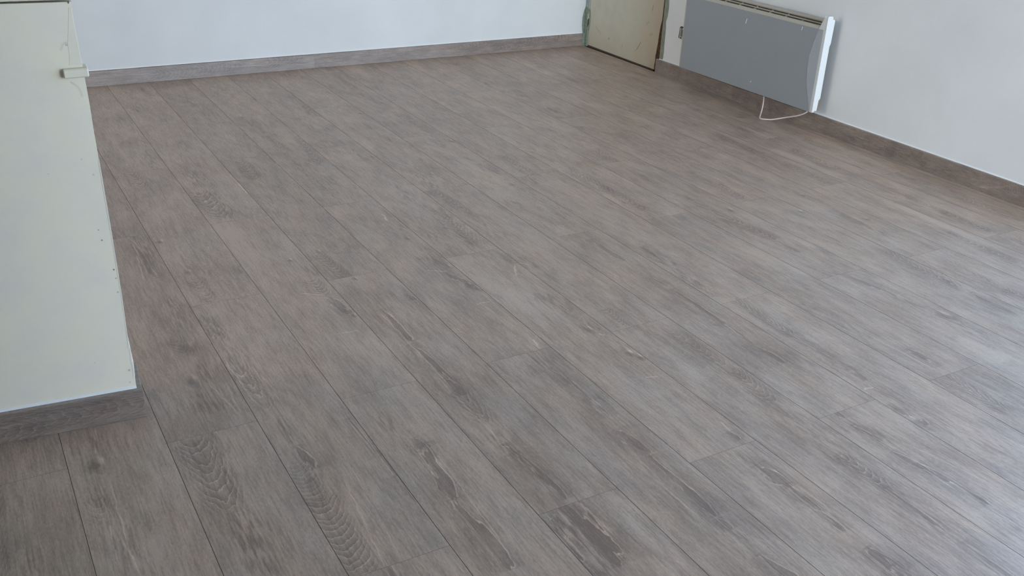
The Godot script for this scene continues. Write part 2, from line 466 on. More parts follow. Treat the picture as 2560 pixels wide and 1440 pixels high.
func draw_mark(a: PackedStringArray, w: int, h: int, mx: float, my: float, dark: PackedFloat32Array, pale: PackedFloat32Array, ox: int, oy: int) -> void:
	var kind := a[0]
	var p0 := Vector2(a[1].to_float(), a[2].to_float())
	var p1 := p0
	var hw := a[3].to_float()
	var st := a[a.size() - 1].to_float()
	if kind != "K":
		p1 = Vector2(a[3].to_float(), a[4].to_float())
		hw = a[5].to_float()
	var count := 1.0
	var round_form := true
	if kind == "C":
		count = a[6].to_float()
		round_form = a[7] == "U"
	var reach := hw * (3.5 if kind == "K" else 2.0) + (0.03 if kind == "F" else 0.004)
	var x0 := clampi(int((minf(p0.x, p1.x) - reach) / mx), 0, w)
	var x1 := clampi(int((maxf(p0.x, p1.x) + reach) / mx) + 1, 0, w)
	var y0 := clampi(int((minf(p0.y, p1.y) - reach) / my), 0, h)
	var y1 := clampi(int((maxf(p0.y, p1.y) + reach) / my) + 1, 0, h)
	var long := maxf(p0.distance_to(p1), 0.001)
	var t := (p1 - p0) / long if kind != "K" else Vector2(1, 0)
	var js := maxi(1, int(mx / 0.00116 + 0.3))
	for y in range(y0, y1):
		for x in range(x0, x1):
			var r := Vector2((x + 0.5) * mx, (y + 0.5) * my) - p0
			var n := ((oy + y * js) % NH) * NW + (ox + x * js) % NW
			var jag := (float(noise_jag[n]) - 128.0) / 128.0
			var i := y * w + x
			if kind == "K":
				# a knot is drawn out a little along the grain
				var e := sqrt(r.x * r.x * 0.45 + r.y * r.y) / hw
				e += jag * 0.45
				if e < 3.4:
					dark[i] += st * (1.15 * exp(-e * e * 2.6) + 0.28 * cos(e * 8.0) * exp(-e * 0.9) + 0.22 * exp(-e * e * 0.4))
					var g := Vector2(r.x + hw * 0.9, r.y - hw * 0.7)
					pale[i] += st * 1.2 * exp(-(g.x * g.x * 0.5 + g.y * g.y * 5.0) / (hw * hw * 0.35))
				continue
			var s := r.dot(t) / long
			var q := (r.y * t.x - r.x * t.y) / hw
			if s < -0.08 or s > 1.08:
				continue
			var ends := clampf(minf(s + 0.06, 1.06 - s) * 7.0, 0.0, 1.0)
			match kind:
				"S":
					q += jag * 0.3
					dark[i] += st * ends * exp(-q * q * 1.6) * clampf((float(noise_streak[n]) - 96.0) / 64.0, 0.0, 1.2) * 0.52
				"L":
					dark[i] -= st * ends * exp(-q * q * 2.0) * (0.6 + 0.3 * float(noise_band[n]) / 128.0)
				"P":
					q = q * 1.6 + jag * 1.3
					pale[i] += st * 1.15 * ends * exp(-q * q * 2.2)
				"F":
					if s < 0.0 or s > 1.0:
						continue
					var long_jag := (float(noise_jag[((oy + y * js) % NH) * NW + ((ox + x * js) / 4) % NW]) - 128.0) / 128.0
					# a tongue: drawn out to a point at its far end, blunter at the near one
					var lens := 1.75 * pow(s, 0.9) * pow(1.0 - s, 0.55) * (0.62 + 0.42 * long_jag)
					var off := absf(q + long_jag * 0.5 + jag * 0.10)
					var gap := (off - lens) * hw
					if gap < 0.0:
						dark[i] += st * (0.80 + 0.20 * off / maxf(lens, 0.05))
					else:
						var fade := exp(-gap / (hw * 0.9))
						dark[i] += st * (fade * (0.20 + 0.22 * cos((gap + long_jag * 0.004) * 1250.0)) + 0.20 * exp(-gap * gap * 1600.0))
					if lens > 0.06:
						var line := (gap - 0.0010) / 0.0012
						pale[i] += st * (0.95 if q > 0.0 else 0.50) * exp(-line * line)
				"C":
					var body := clampf((1.08 - absf(q)) * 2.2, 0.0, 1.0) * ends
					if body <= 0.0:
						continue
					var ph := s * count + (q * q * 3.0 if round_form else absf(q) * 2.8) + jag * 0.42
					var fr := ph - floorf(ph)
					dark[i] += st * body * (0.25 + 0.85 * fr * fr)
					if fr < 0.15:
						pale[i] += st * body * 1.1 * (1.0 - fr / 0.15)


# ------------------------------------------------------------------ floor

func seam_x(r: int) -> float:
	if r < 1:
		return 0.0645 - 0.1935 * (1 - r)
	if r > 14:
		return 2.5881 + 0.193 * (r - 14)
	return SEAMS[r - 1]


func to_frame(p: Vector3) -> Vector2:
	var d := cam_basis.inverse() * (p - Vector3(0, EYE, 0))
	if d.z > -0.2:
		return Vector2(-9999, -9999)
	return Vector2(1280.0 + d.x / -d.z * FOCAL, 720.0 - d.y / -d.z * FOCAL)


func plank_in_view(x0: float, x1: float, z0: float, z1: float) -> bool:
	for i in 25:
		for k in 5:
			var p := Vector3(lerpf(x0, x1, k / 4.0), 0, lerpf(z0, z1, i / 24.0))
			if p.z < -2.0 and p.x < 0.112 * -p.z:
				continue                     # behind the partition
			var f := to_frame(p)
			if f.x > -40 and f.x < 2600 and f.y > -40 and f.y < 1500:
				return true
	return false


func plank_mesh(x0: float, x1: float, z0: float, z1: float, uv: Rect2, st: SurfaceTool, edge: SurfaceTool, off: Vector3) -> void:
	# top face, four bevels and four sides; the tongue sides go down to the underlay
	var gx := 0.00004
	var bev := 0.0006
	var be := 0.0002
	var a := Vector3(x0 + gx, 0, z0 + 0.00004) - off
	var b := Vector3(x1 - gx, 0, z1 - 0.00004) - off
	var t := [Vector3(a.x + bev, 0, a.z + be), Vector3(b.x - bev, 0, a.z + be), Vector3(b.x - bev, 0, b.z - be), Vector3(a.x + bev, 0, b.z - be)]
	var m := [Vector3(a.x, -0.00035, a.z), Vector3(b.x, -0.00035, a.z), Vector3(b.x, -0.00035, b.z), Vector3(a.x, -0.00035, b.z)]
	var uvs := [uv.position, Vector2(uv.position.x, uv.end.y), uv.end, Vector2(uv.end.x, uv.position.y)]
	for k in [0, 1, 2, 0, 2, 3]:
		st.set_normal(Vector3.UP)
		st.set_uv(uvs[k])
		st.add_vertex(t[k])
	for i in 4:
		var j := (i + 1) % 4
		add_quad(edge, t[j], t[i], m[i], m[j])
		add_quad(edge, m[j], m[i], m[i] - Vector3(0, 0.00765, 0), m[j] - Vector3(0, 0.00765, 0))


func build_floor() -> void:
	var base := obj("floor", box(Vector3(-5.2, -0.2, BACK_Z - 0.2), Vector3(3.7, -0.008, 4.5)), paint(Color(0.20, 0.17, 0.15), 0.9))
	structure(base, "grey-brown wood-look laminate floor of staggered planks running to the back wall", "floor")
	var spots := []
	var rest := []
	for r in range(-26, 19):
		var x0 := maxf(seam_x(r), -4.99)
		var x1 := minf(seam_x(r + 1), WALL_X - 0.004)
		if x1 - x0 < 0.01:
			continue
		for n in range(-4, 6):
			var far := (-1.28 if r % 2 else -1.845) + n * LONG
			var z0 := maxf(far, BACK_Z + 0.002)
			var z1 := minf(far + LONG, 4.29)
			if z1 - z0 < 0.02:
				continue
			var s := {"r": r, "n": n, "x0": x0, "x1": x1, "z0": z0, "z1": z1, "far": far}
			if plank_in_view(x0, x1, z0, z1):
				spots.append(s)
			else:
				rest.append(s)
	# what each plank's decor shows, painted board by board into sheets
	for s: Dictionary in spots:
		var near: bool = s.z1 > -2.2
		var rng := RandomNumberGenerator.new()
		rng.seed = 1000 + s.r * 37 + s.n * 911
		var key := "%d %d" % [s.r, s.n]
		var marks: String = GRAIN.get(key, "")
		if marks.length() < 120:
			marks += (";" if marks else "") + auto_marks(rng, 0.193)
		jobs.append({"w": 1024 if near else 512, "h": 168 if near else 84, "length": LONG, "width": 0.193, "marks": marks, "seed": 77 + s.r * 131 + s.n * 17})
	# the boards of the skirting
	for k in 3:
		var rng := RandomNumberGenerator.new()
		rng.seed = 500 + k
		var marks := skirting_marks(rng, [3.5, 6.4, 2.0][k])
		jobs.append({"w": [2000, 2000, 1000][k], "h": 60, "length": [3.5, 6.4, 2.0][k], "width": 0.075, "marks": marks, "seed": 40 + k})
	painted.resize(jobs.size())
	var group := WorkerThreadPool.add_group_task(paint_board, jobs.size())
	WorkerThreadPool.wait_for_group_task_completion(group)
	# pack into 2048 sheets
	var sheets := []
	var slots := []
	var cx := 0
	var cy := 0
	var row_h := 0
	for i in jobs.size():
		var w: int = jobs[i].w
		var h: int = jobs[i].h
		if cx + w > 2048 or row_h != h:
			if not (sheets.is_empty()):
				cy += row_h
			cx = 0
			row_h = h
		if sheets.is_empty() or cy + h > 2048:
			sheets.append(Image.create_empty(2048, 2048, false, Image.FORMAT_RGB8))
			cx = 0
			cy = 0
			row_h = h
		sheets[-1].blit_rect(painted[i], Rect2i(0, 0, w, h), Vector2i(cx, cy))
		slots.append([sheets.size() - 1, Vector2(cx, cy), Vector2(w, h)])
		cx += w
	var mats := []
	for im: Image in sheets:
		var m := StandardMaterial3D.new()
		m.albedo_texture = ImageTexture.create_from_image(im)
		m.roughness = 0.44
		m.metallic_specular = 0.75
		mats.append(m)
	var edge_mat := paint(Color(0.37, 0.33, 0.305), 0.8, 0.2)
	for i in spots.size():
		var s: Dictionary = spots[i]
		var slot: Array = slots[i]
		var org: Vector2 = slot[1]
		var size: Vector2 = slot[2]
		var u0 := clampf((s.z0 - s.far) / LONG, 0.0, 1.0)
		var u1 := clampf((s.z1 - s.far) / LONG, 0.0, 1.0)
		var v1 := clampf((s.x1 - s.x0) / 0.193, 0.0, 1.0)
		var rect := Rect2((org + Vector2(u0 * size.x + 1.0, 1.0)) / 2048.0, Vector2((u1 - u0) * size.x - 2.0, v1 * size.y - 2.0) / 2048.0)
		var st := SurfaceTool.new()
		st.begin(Mesh.PRIMITIVE_TRIANGLES)
		var ed := SurfaceTool.new()
		ed.begin(Mesh.PRIMITIVE_TRIANGLES)
		ed.set_smooth_group(-1)
		var mid := Vector3((s.x0 + s.x1) * 0.5, 0, (s.z0 + s.z1) * 0.5)
		plank_mesh(s.x0, s.x1, s.z0, s.z1, rect, st, ed, mid)
		ed.generate_normals()
		var mesh := st.commit()
		ed.commit(mesh)
		mesh.surface_set_material(0, mats[slot[0]])
		mesh.surface_set_material(1, edge_mat)
		var o := obj("plank", mesh, null, base)
		o.position = mid
	# the planks out of sight, joined
	var st2 := SurfaceTool.new()
	st2.begin(Mesh.PRIMITIVE_TRIANGLES)
	var ed2 := SurfaceTool.new()
	ed2.begin(Mesh.PRIMITIVE_TRIANGLES)
	ed2.set_smooth_group(-1)
	var donor: Array = slots[3]
	for s: Dictionary in rest:
		var rect := Rect2((donor[1] + Vector2(1, 1)) / 2048.0, (donor[2] - Vector2(2, 2)) / 2048.0)
		rect.size.x *= (s.z1 - s.z0) / LONG
		rect.size.y *= minf((s.x1 - s.x0) / 0.193, 1.0)
		plank_mesh(s.x0, s.x1, s.z0, s.z1, rect, st2, ed2, Vector3.ZERO)
	ed2.generate_normals()
	var more := st2.commit()
	ed2.commit(more)
	more.surface_set_material(0, mats[donor[0]])
	more.surface_set_material(1, edge_mat)
	var field := obj("plank_field", more, null, base)
	field.set_meta("kind", "stuff")
	for k in 3:
		var slot: Array = slots[spots.size() + k]
		skirting.append([mats[slot[0]], Rect2((slot[1] + Vector2(1, 1)) / 2048.0, (slot[2] - Vector2(2, 2)) / 2048.0)])


var skirting := []


func skirting_marks(rng: RandomNumberGenerator, length: float) -> String:
	var s := PackedStringArray()
	var u := 0.0
	while u < length:
		var long := rng.randf_range(0.18, 0.45)
		var v := rng.randf_range(0.015, 0.06)
		if rng.randf() < 0.55:
			s.append("C %.3f %.3f %.3f %.3f %.3f %d U %.2f" % [u, v, u + long, v + rng.randf_range(-0.02, 0.02), rng.randf_range(0.03, 0.05), int(long / 0.022), rng.randf_range(0.35, 0.6)])
		else:
			s.append("S %.3f %.3f %.3f %.3f %.3f %.2f" % [u, v, u + long, v + rng.randf_range(-0.04, 0.04), rng.randf_range(0.006, 0.016), rng.randf_range(0.4, 0.8)])
			s.append("P %.3f %.3f %.3f %.3f .004 %.2f" % [u, v, u + long, v + rng.randf_range(-0.04, 0.04), rng.randf_range(0.2, 0.5)])
		u += long * rng.randf_range(0.6, 1.0)
	return "; ".join(s)


func board(length: float, height: float, thick: float, look: Array) -> ArrayMesh:
	# a skirting board along x from 0, its face towards +z, with an eased top edge
	var prof := [Vector2(thick, 0.0005), Vector2(thick, height - 0.003), Vector2(thick - 0.003, height), Vector2(0, height), Vector2(0, 0.0005)]
	var st := SurfaceTool.new()
	st.begin(Mesh.PRIMITIVE_TRIANGLES)
	st.set_smooth_group(-1)
	var r: Rect2 = look[1]
	for i in 4:
		var p: Vector2 = prof[i]
		var q: Vector2 = prof[i + 1]
		var v0 := r.end.y - r.size.y * clampf(p.y / height, 0, 1)
		var v1 := r.end.y - r.size.y * clampf(q.y / height, 0, 1)
		for k in [[0, p, v0], [1, q, v1], [1, p, v0], [0, p, v0], [0, q, v1], [1, q, v1]]:
			st.set_uv(Vector2(r.position.x + r.size.x * k[0], k[2]))
			st.add_vertex(Vector3(length * k[0], k[1].y, k[1].x))
	for e in [0, 1]:
		for k in ([[0, 2, 1], [0, 3, 2], [0, 4, 3]] if e else [[0, 1, 2], [0, 2, 3], [0, 3, 4]]):
			for i in k:
				st.set_uv(Vector2(r.position.x + r.size.x * (0.98 * e + 0.01 + prof[i].x * 0.2), r.end.y - r.size.y * clampf(prof[i].y / height, 0, 1)))
				st.add_vertex(Vector3(length * e, prof[i].y, prof[i].x))
	st.generate_normals()
	return st.commit()


func caulk(on: Node3D, length: float, height: float, from := 0.0) -> void:
	# white sealant between the board's top edge and the wall
	var o := obj("caulk_bead", prism([Vector2(-0.001, height - 0.0005), Vector2(0.0052, height - 0.0005), Vector2(0.0036, height + 0.0022), Vector2(-0.001, height + 0.0045)], length), paint(Color(0.93, 0.935, 0.93), 0.5), on)
	o.transform = Transform3D(Basis(Vector3(0, 0, 1), Vector3(0, 1, 0), Vector3(-1, 0, 0)), Vector3(from, 0, 0))
	o.set_meta("label", "thin white sealant line")


func build_baseboards() -> void:
	var back := obj("baseboard_back", board(3.404 + 0.3, 0.074, 0.012, skirting[0]), skirting[0][0])
	back.position = Vector3(-0.3, 0, BACK_Z)
	caulk(back, 3.70, 0.074)
	structure(back, "grey wood-look skirting board along the foot of the white back wall", "baseboard")
	var right := obj("baseboard_right", board(2.84, 0.0745, 0.014, skirting[1]), skirting[1][0])
	right.position = Vector3(WALL_X, 0, -4.238)
	right.rotation.y = -PI / 2
	caulk(right, 2.82, 0.0745, 0.014)
	structure(right, "grey wood-look skirting board along the right wall below the heater", "baseboard")


# ------------------------------------------------------------------ the room

func build_room() -> void:
	var white := grainy(Color(0.868, 0.868, 0.862), 1.7, 0.035, 0.62, 5)
	var cream := grainy(Color(0.72, 0.71, 0.69), 1.9, 0.04, 0.75, 8)
	wall_mats.white = white
	var back := obj("wall_back", box(Vector3(-5.2, -0.2, BACK_Z - 0.2), Vector3(WALL_X + 0.2, 2.55, BACK_Z)), white)
	structure(back, "freshly painted white back wall above the grey skirting board", "wall")
	# right wall: a doorway near the far corner
	var st := SurfaceTool.new()
	st.begin(Mesh.PRIMITIVE_TRIANGLES)
	st.set_smooth_group(-1)
	add_box(st, Vector3(WALL_X, -0.2, -4.225), Vector3(WALL_X + 0.2, 2.55, -1.4))
	add_box(st, Vector3(WALL_X, -0.2, -1.4), Vector3(WALL_X + 0.2, 0.15, 0.1))
	add_box(st, Vector3(WALL_X, 2.15, -1.4), Vector3(WALL_X + 0.2, 2.55, 0.1))
	add_box(st, Vector3(WALL_X, -0.2, 0.1), Vector3(WALL_X + 0.2, 2.55, 4.5))
	add_box(st, Vector3(WALL_X, 2.06, BACK_Z), Vector3(WALL_X + 0.2, 2.55, -4.225))
	add_box(st, Vector3(WALL_X + 0.075, -0.2, BACK_Z), Vector3(WALL_X + 0.2, 2.06, -4.225))
	st.generate_normals()
	var right := obj("wall_right", st.commit(), grainy(Color(0.93, 0.94, 0.945), 1.7, 0.035, 0.62, 6))
	structure(right, "white right-hand wall that carries the panel heater", "wall")
	# unpainted green plaster left beside the doorway
	var strip := [[-4.2255, 2.0], [-4.195, 2.0], [-4.1945, 0.394], [-4.191, 0.351], [-4.194, 0.307], [-4.203, 0.282], [-4.199, 0.250], [-4.197, 0.220], [-4.1965, 0.160], [-4.194, 0.120], [-4.196, 0.085], [-4.196, 0.072], [-4.2255, 0.072]]
	var pts := []
	for p in strip:
		pts.append(Vector2(p[0], p[1]))
	var plaster := grainy(Color(0.61, 0.635, 0.575), 0.12, 0.12, 0.9, 21)
	var band := obj("plaster_strip", prism(pts, 0.0015), plaster, right)
	band.set_meta("label", "strip of bare green plaster beside the door gap")
	# prism faces +z with x to the right; seen from the room the wall runs along z
	band.transform = Transform3D(Basis(Vector3(0, 0, 1), Vector3(0, 1, 0), Vector3(-1, 0, 0)), Vector3(WALL_X - 0.0015, 0, 0))
	# front wall with the big window, behind the camera
	var fr := SurfaceTool.new()
	fr.begin(Mesh.PRIMITIVE_TRIANGLES)
	fr.set_smooth_group(-1)
	for b in [[1.0, 1.05, -0.2, 2.55], [1.05, 3.05, -0.2, 0.2], [1.05, 3.05, 2.3, 2.55], [3.05, 3.604, -0.2, 2.55]]:
		add_box(fr, Vector3(b[0], b[2], 4.3), Vector3(b[1], b[3], 4.5))
	# the room narrows behind the camera
	add_box(fr, Vector3(-5.2, -0.2, 1.2), Vector3(1.42, 2.55, 1.4))
	add_box(fr, Vector3(0.85, -0.2, 1.4), Vector3(1.05, 2.55, 4.5))
	fr.generate_normals()
	var front := obj("wall_front", fr.commit(), cream)
	structure(front, "wall with the big window behind the viewer", "wall")
	var lf := SurfaceTool.new()
	lf.begin(Mesh.PRIMITIVE_TRIANGLES)
	lf.set_smooth_group(-1)
	for b in [[BACK_Z, -4.3, -0.2, 2.55], [-4.3, -2.7, -0.2, 0.9], [-4.3, -2.7, 2.1, 2.55], [-2.7, 1.2, -0.2, 2.55]]:
		add_box(lf, Vector3(-5.2, b[2], b[0]), Vector3(-5.0, b[3], b[1]))
	lf.generate_normals()
	var left := obj("wall_left", lf.commit(), cream)
	structure(left, "side wall on the left beyond the partition", "wall")
	var top := obj("ceiling", box(Vector3(-5.2, 2.5, BACK_Z - 0.2), Vector3(3.604, 2.7, 4.5)), grainy(Color(0.76, 0.755, 0.74), 1.9, 0.03, 0.8, 9))
	structure(top, "white ceiling above the room", "ceiling")


func build_partition() -> void:
	var turn := -0.09204
	var at := Vector3(0, 0, -2.0037)
	var edge := [[0.2220, 0.898], [0.2226, 0.858], [0.2243, 0.807], [0.2251, 0.779], [0.2260, 0.750], [0.2271, 0.708], [0.2275, 0.652], [0.2287, 0.598], [0.2301, 0.520], [0.2315, 0.433], [0.2325, 0.343], [0.2329, 0.296], [0.2325, 0.240], [0.2318, 0.174], [0.2342, 0.171], [0.2339, 0.138], [0.2362, 0.136], [0.2350, 0.101], [0.2340, 0.0]]
	var outline := [Vector2(-4.98, 0.0), Vector2(-4.98, 0.898)]
	for e in edge:
		outline.append(Vector2(e[0], e[1]))
	var m := paint(Color.WHITE, 0.62, 0.4)
	m.albedo_texture = plaster_texture()
	m.uv1_scale = Vector3(1.0 / 0.36, 1.0 / 0.92, 1)
	m.uv1_offset = Vector3(0.12 / 0.36, 1.0, 0)
	m.texture_repeat = false
	var wall := obj("wall_partition", prism(outline, 0.10), m)
	wall.position = at
	wall.rotation.y = turn
	structure(wall, "cream half-height partition wall at the left with a chipped corner", "wall")
	var cream := grainy(Color(0.94, 0.915, 0.84), 0.5, 0.05, 0.65, 31)
	var pale := grainy(Color(0.965, 0.955, 0.91), 0.2, 0.04, 0.6, 32)
	# worn plaster edge, whiter than the face
	var bead := []
	var inner := []
	for e in edge:
		if e[1] < 0.62 and e[1] > 0.07:
			bead.append(Vector2(e[0] + 0.0005, e[1]))
			inner.append(Vector2(e[0] - (0.0034 if e[1] > 0.10 and e[1] < 0.15 else 0.0013), e[1] - 0.004))
	inner.reverse()
	bead.append_array(inner)
	var b := obj("corner_bead", prism(bead, 0.0012), pale, wall)
	b.position.z = 0.0006
	b.set_meta("label", "whiter filled edge of the partition corner")
	# filler ridge above the block
	var ridge := [Vector2(0.2152, 0.889), Vector2(0.2214, 0.889), Vector2(0.2222, 0.85), Vector2(0.2243, 0.80), Vector2(0.2252, 0.783), Vector2(0.2013, 0.783), Vector2(0.2042, 0.80), Vector2(0.2045, 0.823), Vector2(0.2098, 0.852)]
	var rd := obj("filler_patch", prism(ridge, 0.0014, 0.0009), cream, wall)
	rd.position.z = 0.0003
	# stub of an old shelf, painted over
	var blk := obj("shelf_stub", box(Vector3(0.1895, 0.7615, -0.03), Vector3(0.2338, 0.7785, 0.0125), 0.0022), cream, wall)
	blk.rotation.z = 0.035
	blk.position = Vector3(0.027, -0.0072, 0)
	blk.set_meta("label", "short painted block jutting from the partition edge")
	# board that caps the partition, with a shadow gap under it
	var cap := obj("cap_board", box(Vector3(-4.98, 0.9025, -0.108), Vector3(0.2212, 0.930, 0.006), 0.0015), cream, wall)
	cap.set_meta("label", "board lying on top of the partition")
	obj("screw_head", box(Vector3(0.2166, 0.8955, -0.002), Vector3(0.2186, 0.9005, 0.002), 0.0005), paint(Color(0.36, 0.37, 0.34), 0.5), wall)
	# skirting along its face and round the corner
	var sk := obj("baseboard_partition", board(2.29, 0.0725, 0.012, skirting[2]), skirting[2][0])
	sk.transform = Transform3D(Basis(Vector3.UP, turn), at + Basis(Vector3.UP, turn) * Vector3(-2.05 + 0.006, 0, 0))
	structure(sk, "short grey wood-look skirting board at the foot of the cream partition", "baseboard")
	caulk(sk, 2.279, 0.0725)
	var ret := obj("return_board", board(0.112, 0.0725, 0.012, skirting[2]), skirting[2][0], sk)
	ret.transform = Transform3D(Basis(Vector3.UP, PI / 2), Vector3(2.05 - 0.006 + 0.2342, 0, -0.0001))


func plaster_texture() -> ImageTexture:
	# cream paint with small marks: x from -0.12 to 0.24 m, y from 0 to 0.92 m
	var w := 540
	var h := 1380
	var f := FastNoiseLite.new()
	f.seed = 41
	f.frequency = 0.006
	f.fractal_octaves = 4
	var im := f.get_image(w, h)
	im.convert(Image.FORMAT_RGB8)
	var data := im.get_data()
	for i in range(0, data.size(), 3):
		var k := (float(data[i]) - 128.0) * 0.022
		data[i] = int(240.0 + k)
		data[i + 1] = int(233.0 + k)
		data[i + 2] = int(214.0 - k * 0.5)
	im.set_data(w, h, false, Image.FORMAT_RGB8, data)
	var spots := [[0.2079, 0.450, 0.0016, 0.5], [0.2109, 0.427, 0.0018, 0.8], [0.2249, 0.359, 0.0018, 1.0], [0.2263, 0.339, 0.0013, 0.7], [0.2260, 0.307, 0.0016, 0.6], [0.2226, 0.088, 0.0014, 0.5], [0.1343, 0.577, 0.0009, 0.5], [0.2143, 0.567, 0.0018, 0.3], [0.2023, 0.821, 0.0018, 0.4], [0.197, 0.60, 0.0014, 0.3], [0.225, 0.118, 0.003, 0.35], [0.16, 0.15, 0.001, 0.4]]
	for s in spots:
		smudge(im, s[0], s[1], s[2], s[3])
	var crack := [[0.1997, 0.752], [0.2050, 0.748], [0.2117, 0.741], [0.2150, 0.731], [0.2160, 0.722]]
	for i in crack.size() - 1:
		for k in 12:
			smudge(im, lerpf(crack[i][0], crack[i + 1][0], k / 12.0), lerpf(crack[i][1], crack[i + 1][1], k / 12.0), 0.0011, 0.045)
	var line := [[0.192, 0.812], [0.196, 0.822], [0.203, 0.826], [0.207, 0.818]]
	for i in line.size() - 1:
		for k in 12:
			smudge(im, lerpf(line[i][0], line[i + 1][0], k / 12.0), lerpf(line[i][1], line[i + 1][1], k / 12.0), 0.0013, 0.04)
	return ImageTexture.create_from_image(im)


func smudge(im: Image, x: float, y: float, r: float, strength: float) -> void:
	var per := 1500.0
	var cx := (x + 0.12) * per
	var cy := (0.92 - y) * per
	var pr := r * per
	for yy in range(int(cy - pr * 2.0), int(cy + pr * 2.0) + 1):
		for xx in range(int(cx - pr * 2.0), int(cx + pr * 2.0) + 1):
			if xx < 0 or yy < 0 or xx >= im.get_width() or yy >= im.get_height():
				continue
			var e := Vector2(xx - cx, yy - cy).length() / pr
			im.set_pixel(xx, yy, im.get_pixel(xx, yy).lerp(Color(0.33, 0.32, 0.29), strength * exp(-e * e * 1.6)))


# ------------------------------------------------------------------ the old door

func on_right_wall(x: float) -> Transform3D:
	# prism x runs along the room's z, its face looks into the room
	return Transform3D(Basis(Vector3(0, 0, 1), Vector3(0, 1, 0), Vector3(-1, 0, 0)), Vector3(x, 0, 0))


func build_door() -> void:
	var door := Node3D.new()
	door.name = "door_1"
	add_child(door)
	structure(door, "old stained beige cupboard door between the back corner and the heater", "door")
	var leaf_pts := []
	for p in [[-4.938, 0.010], [-4.938, 2.04], [-4.246, 2.04], [-4.246, 0.386], [-4.2465, 0.284], [-4.256, 0.240], [-4.260, 0.207], [-4.2625, 0.170], [-4.2645, 0.146], [-4.2685, 0.120], [-4.270, 0.098], [-4.274, 0.083], [-4.2725, 0.050], [-4.276, 0.030], [-4.275, 0.006]]:
		leaf_pts.append(Vector2(p[0], p[1]))
	var m := paint(Color.WHITE, 0.6, 0.4)
	m.albedo_texture = door_texture()
	m.uv1_scale = Vector3(1.0 / 0.70, 1.0 / 0.45, 1)
	m.uv1_offset = Vector3(4.94 / 0.70, 1.0, 0)
	m.texture_repeat = false
	var leaf := obj("door_leaf", prism(leaf_pts, 0.0040, 0.0), m, door)
	leaf.transform = on_right_wall(3.412)
	# brown wood of the frame that shows in the gap, and the sill under the leaf
	var wood := grainy(Color(0.43, 0.31, 0.235), 0.05, 0.35, 0.85, 51)
	var jamb := obj("door_jamb", box(Vector3(3.4165, 0.0, -4.284), Vector3(3.478, 2.05, -4.2265)), wood, door)
	jamb.set_meta("label", "bare brown wooden jamb in the door gap")
	var sill := obj("door_sill", box(Vector3(3.4145, -0.002, -4.94), Vector3(3.478, 0.0075, -4.284)), paint(Color(0.34, 0.31, 0.27), 0.9), door)
	sill.set_meta("label", "dark gap strip under the door")
	var frame_m := grainy(Color(0.63, 0.67, 0.66), 0.2, 0.08, 0.7, 52)
	obj("door_frame", box(Vector3(3.406, 0.0, -4.9765), Vector3(3.478, 2.05, -4.9405), 0.002), frame_m, door)
	obj("door_head", box(Vector3(3.408, 2.0415, -4.9405), Vector3(3.478, 2.0585, -4.2265), 0.002), frame_m, door)
	# lump of green filler in the corner
	var green := grainy(Color(0.55, 0.60, 0.535), 0.08, 0.14, 0.9, 53)
	var side := []
	for p in [[-4.974, 0.232], [-4.945, 0.228], [-4.931, 0.210], [-4.9285, 0.180], [-4.929, 0.150], [-4.934, 0.120], [-4.9385, 0.085], [-4.9395, 0.050], [-4.940, 0.004], [-4.974, 0.004]]:
		side.append(Vector2(p[0], p[1]))
	var lump := obj("filler_lump", prism(side, 0.006, 0.0015), green, door)
	lump.transform = on_right_wall(3.4035)
	lump.set_meta("label", "rough green filler in the corner beside the door")
	var behind := []
	for p in [[3.4045, 0.225], [3.398, 0.212], [3.3925, 0.19], [3.388, 0.163], [3.3875, 0.120], [3.393, 0.088], [3.395, 0.0755], [3.4045, 0.0755]]:
		behind.append(Vector2(p[0], p[1]))
	var lump2 := obj("filler_lump", prism(behind, 0.004, 0.0012), green, door)
	lump2.position = Vector3(0, 0, BACK_Z + 0.0035)
	var foot := obj("filler_lump", prism([Vector2(3.392, 0.002), Vector2(3.4045, 0.002), Vector2(3.4045, 0.078), Vector2(3.392, 0.078), Vector2(3.390, 0.05)], 0.003), green, door)
	foot.position = Vector3(0, 0, BACK_Z + 0.0145)
	var chip := []
	for p in [[-4.946, 0.166], [-4.943, 0.192], [-4.936, 0.199], [-4.933, 0.170], [-4.938, 0.158]]:
		chip.append(Vector2(p[0], p[1]))
	var ch := obj("wood_chip", prism(chip, 0.003), paint(Color(0.74, 0.71, 0.61), 0.8), door)
	ch.transform = on_right_wall(3.4015)
	ch.set_meta("label", "pale chip in the green filler")
	var slit := []
	for p in [[-4.934, 0.165], [-4.9295, 0.167], [-4.9305, 0.140], [-4.936, 0.117], [-4.9375, 0.122]]:
		slit.append(Vector2(p[0], p[1]))
	var sl := obj("crack", prism(slit, 0.003), paint(Color(0.12, 0.13, 0.11), 0.9), door)
	sl.transform = on_right_wall(3.4018)


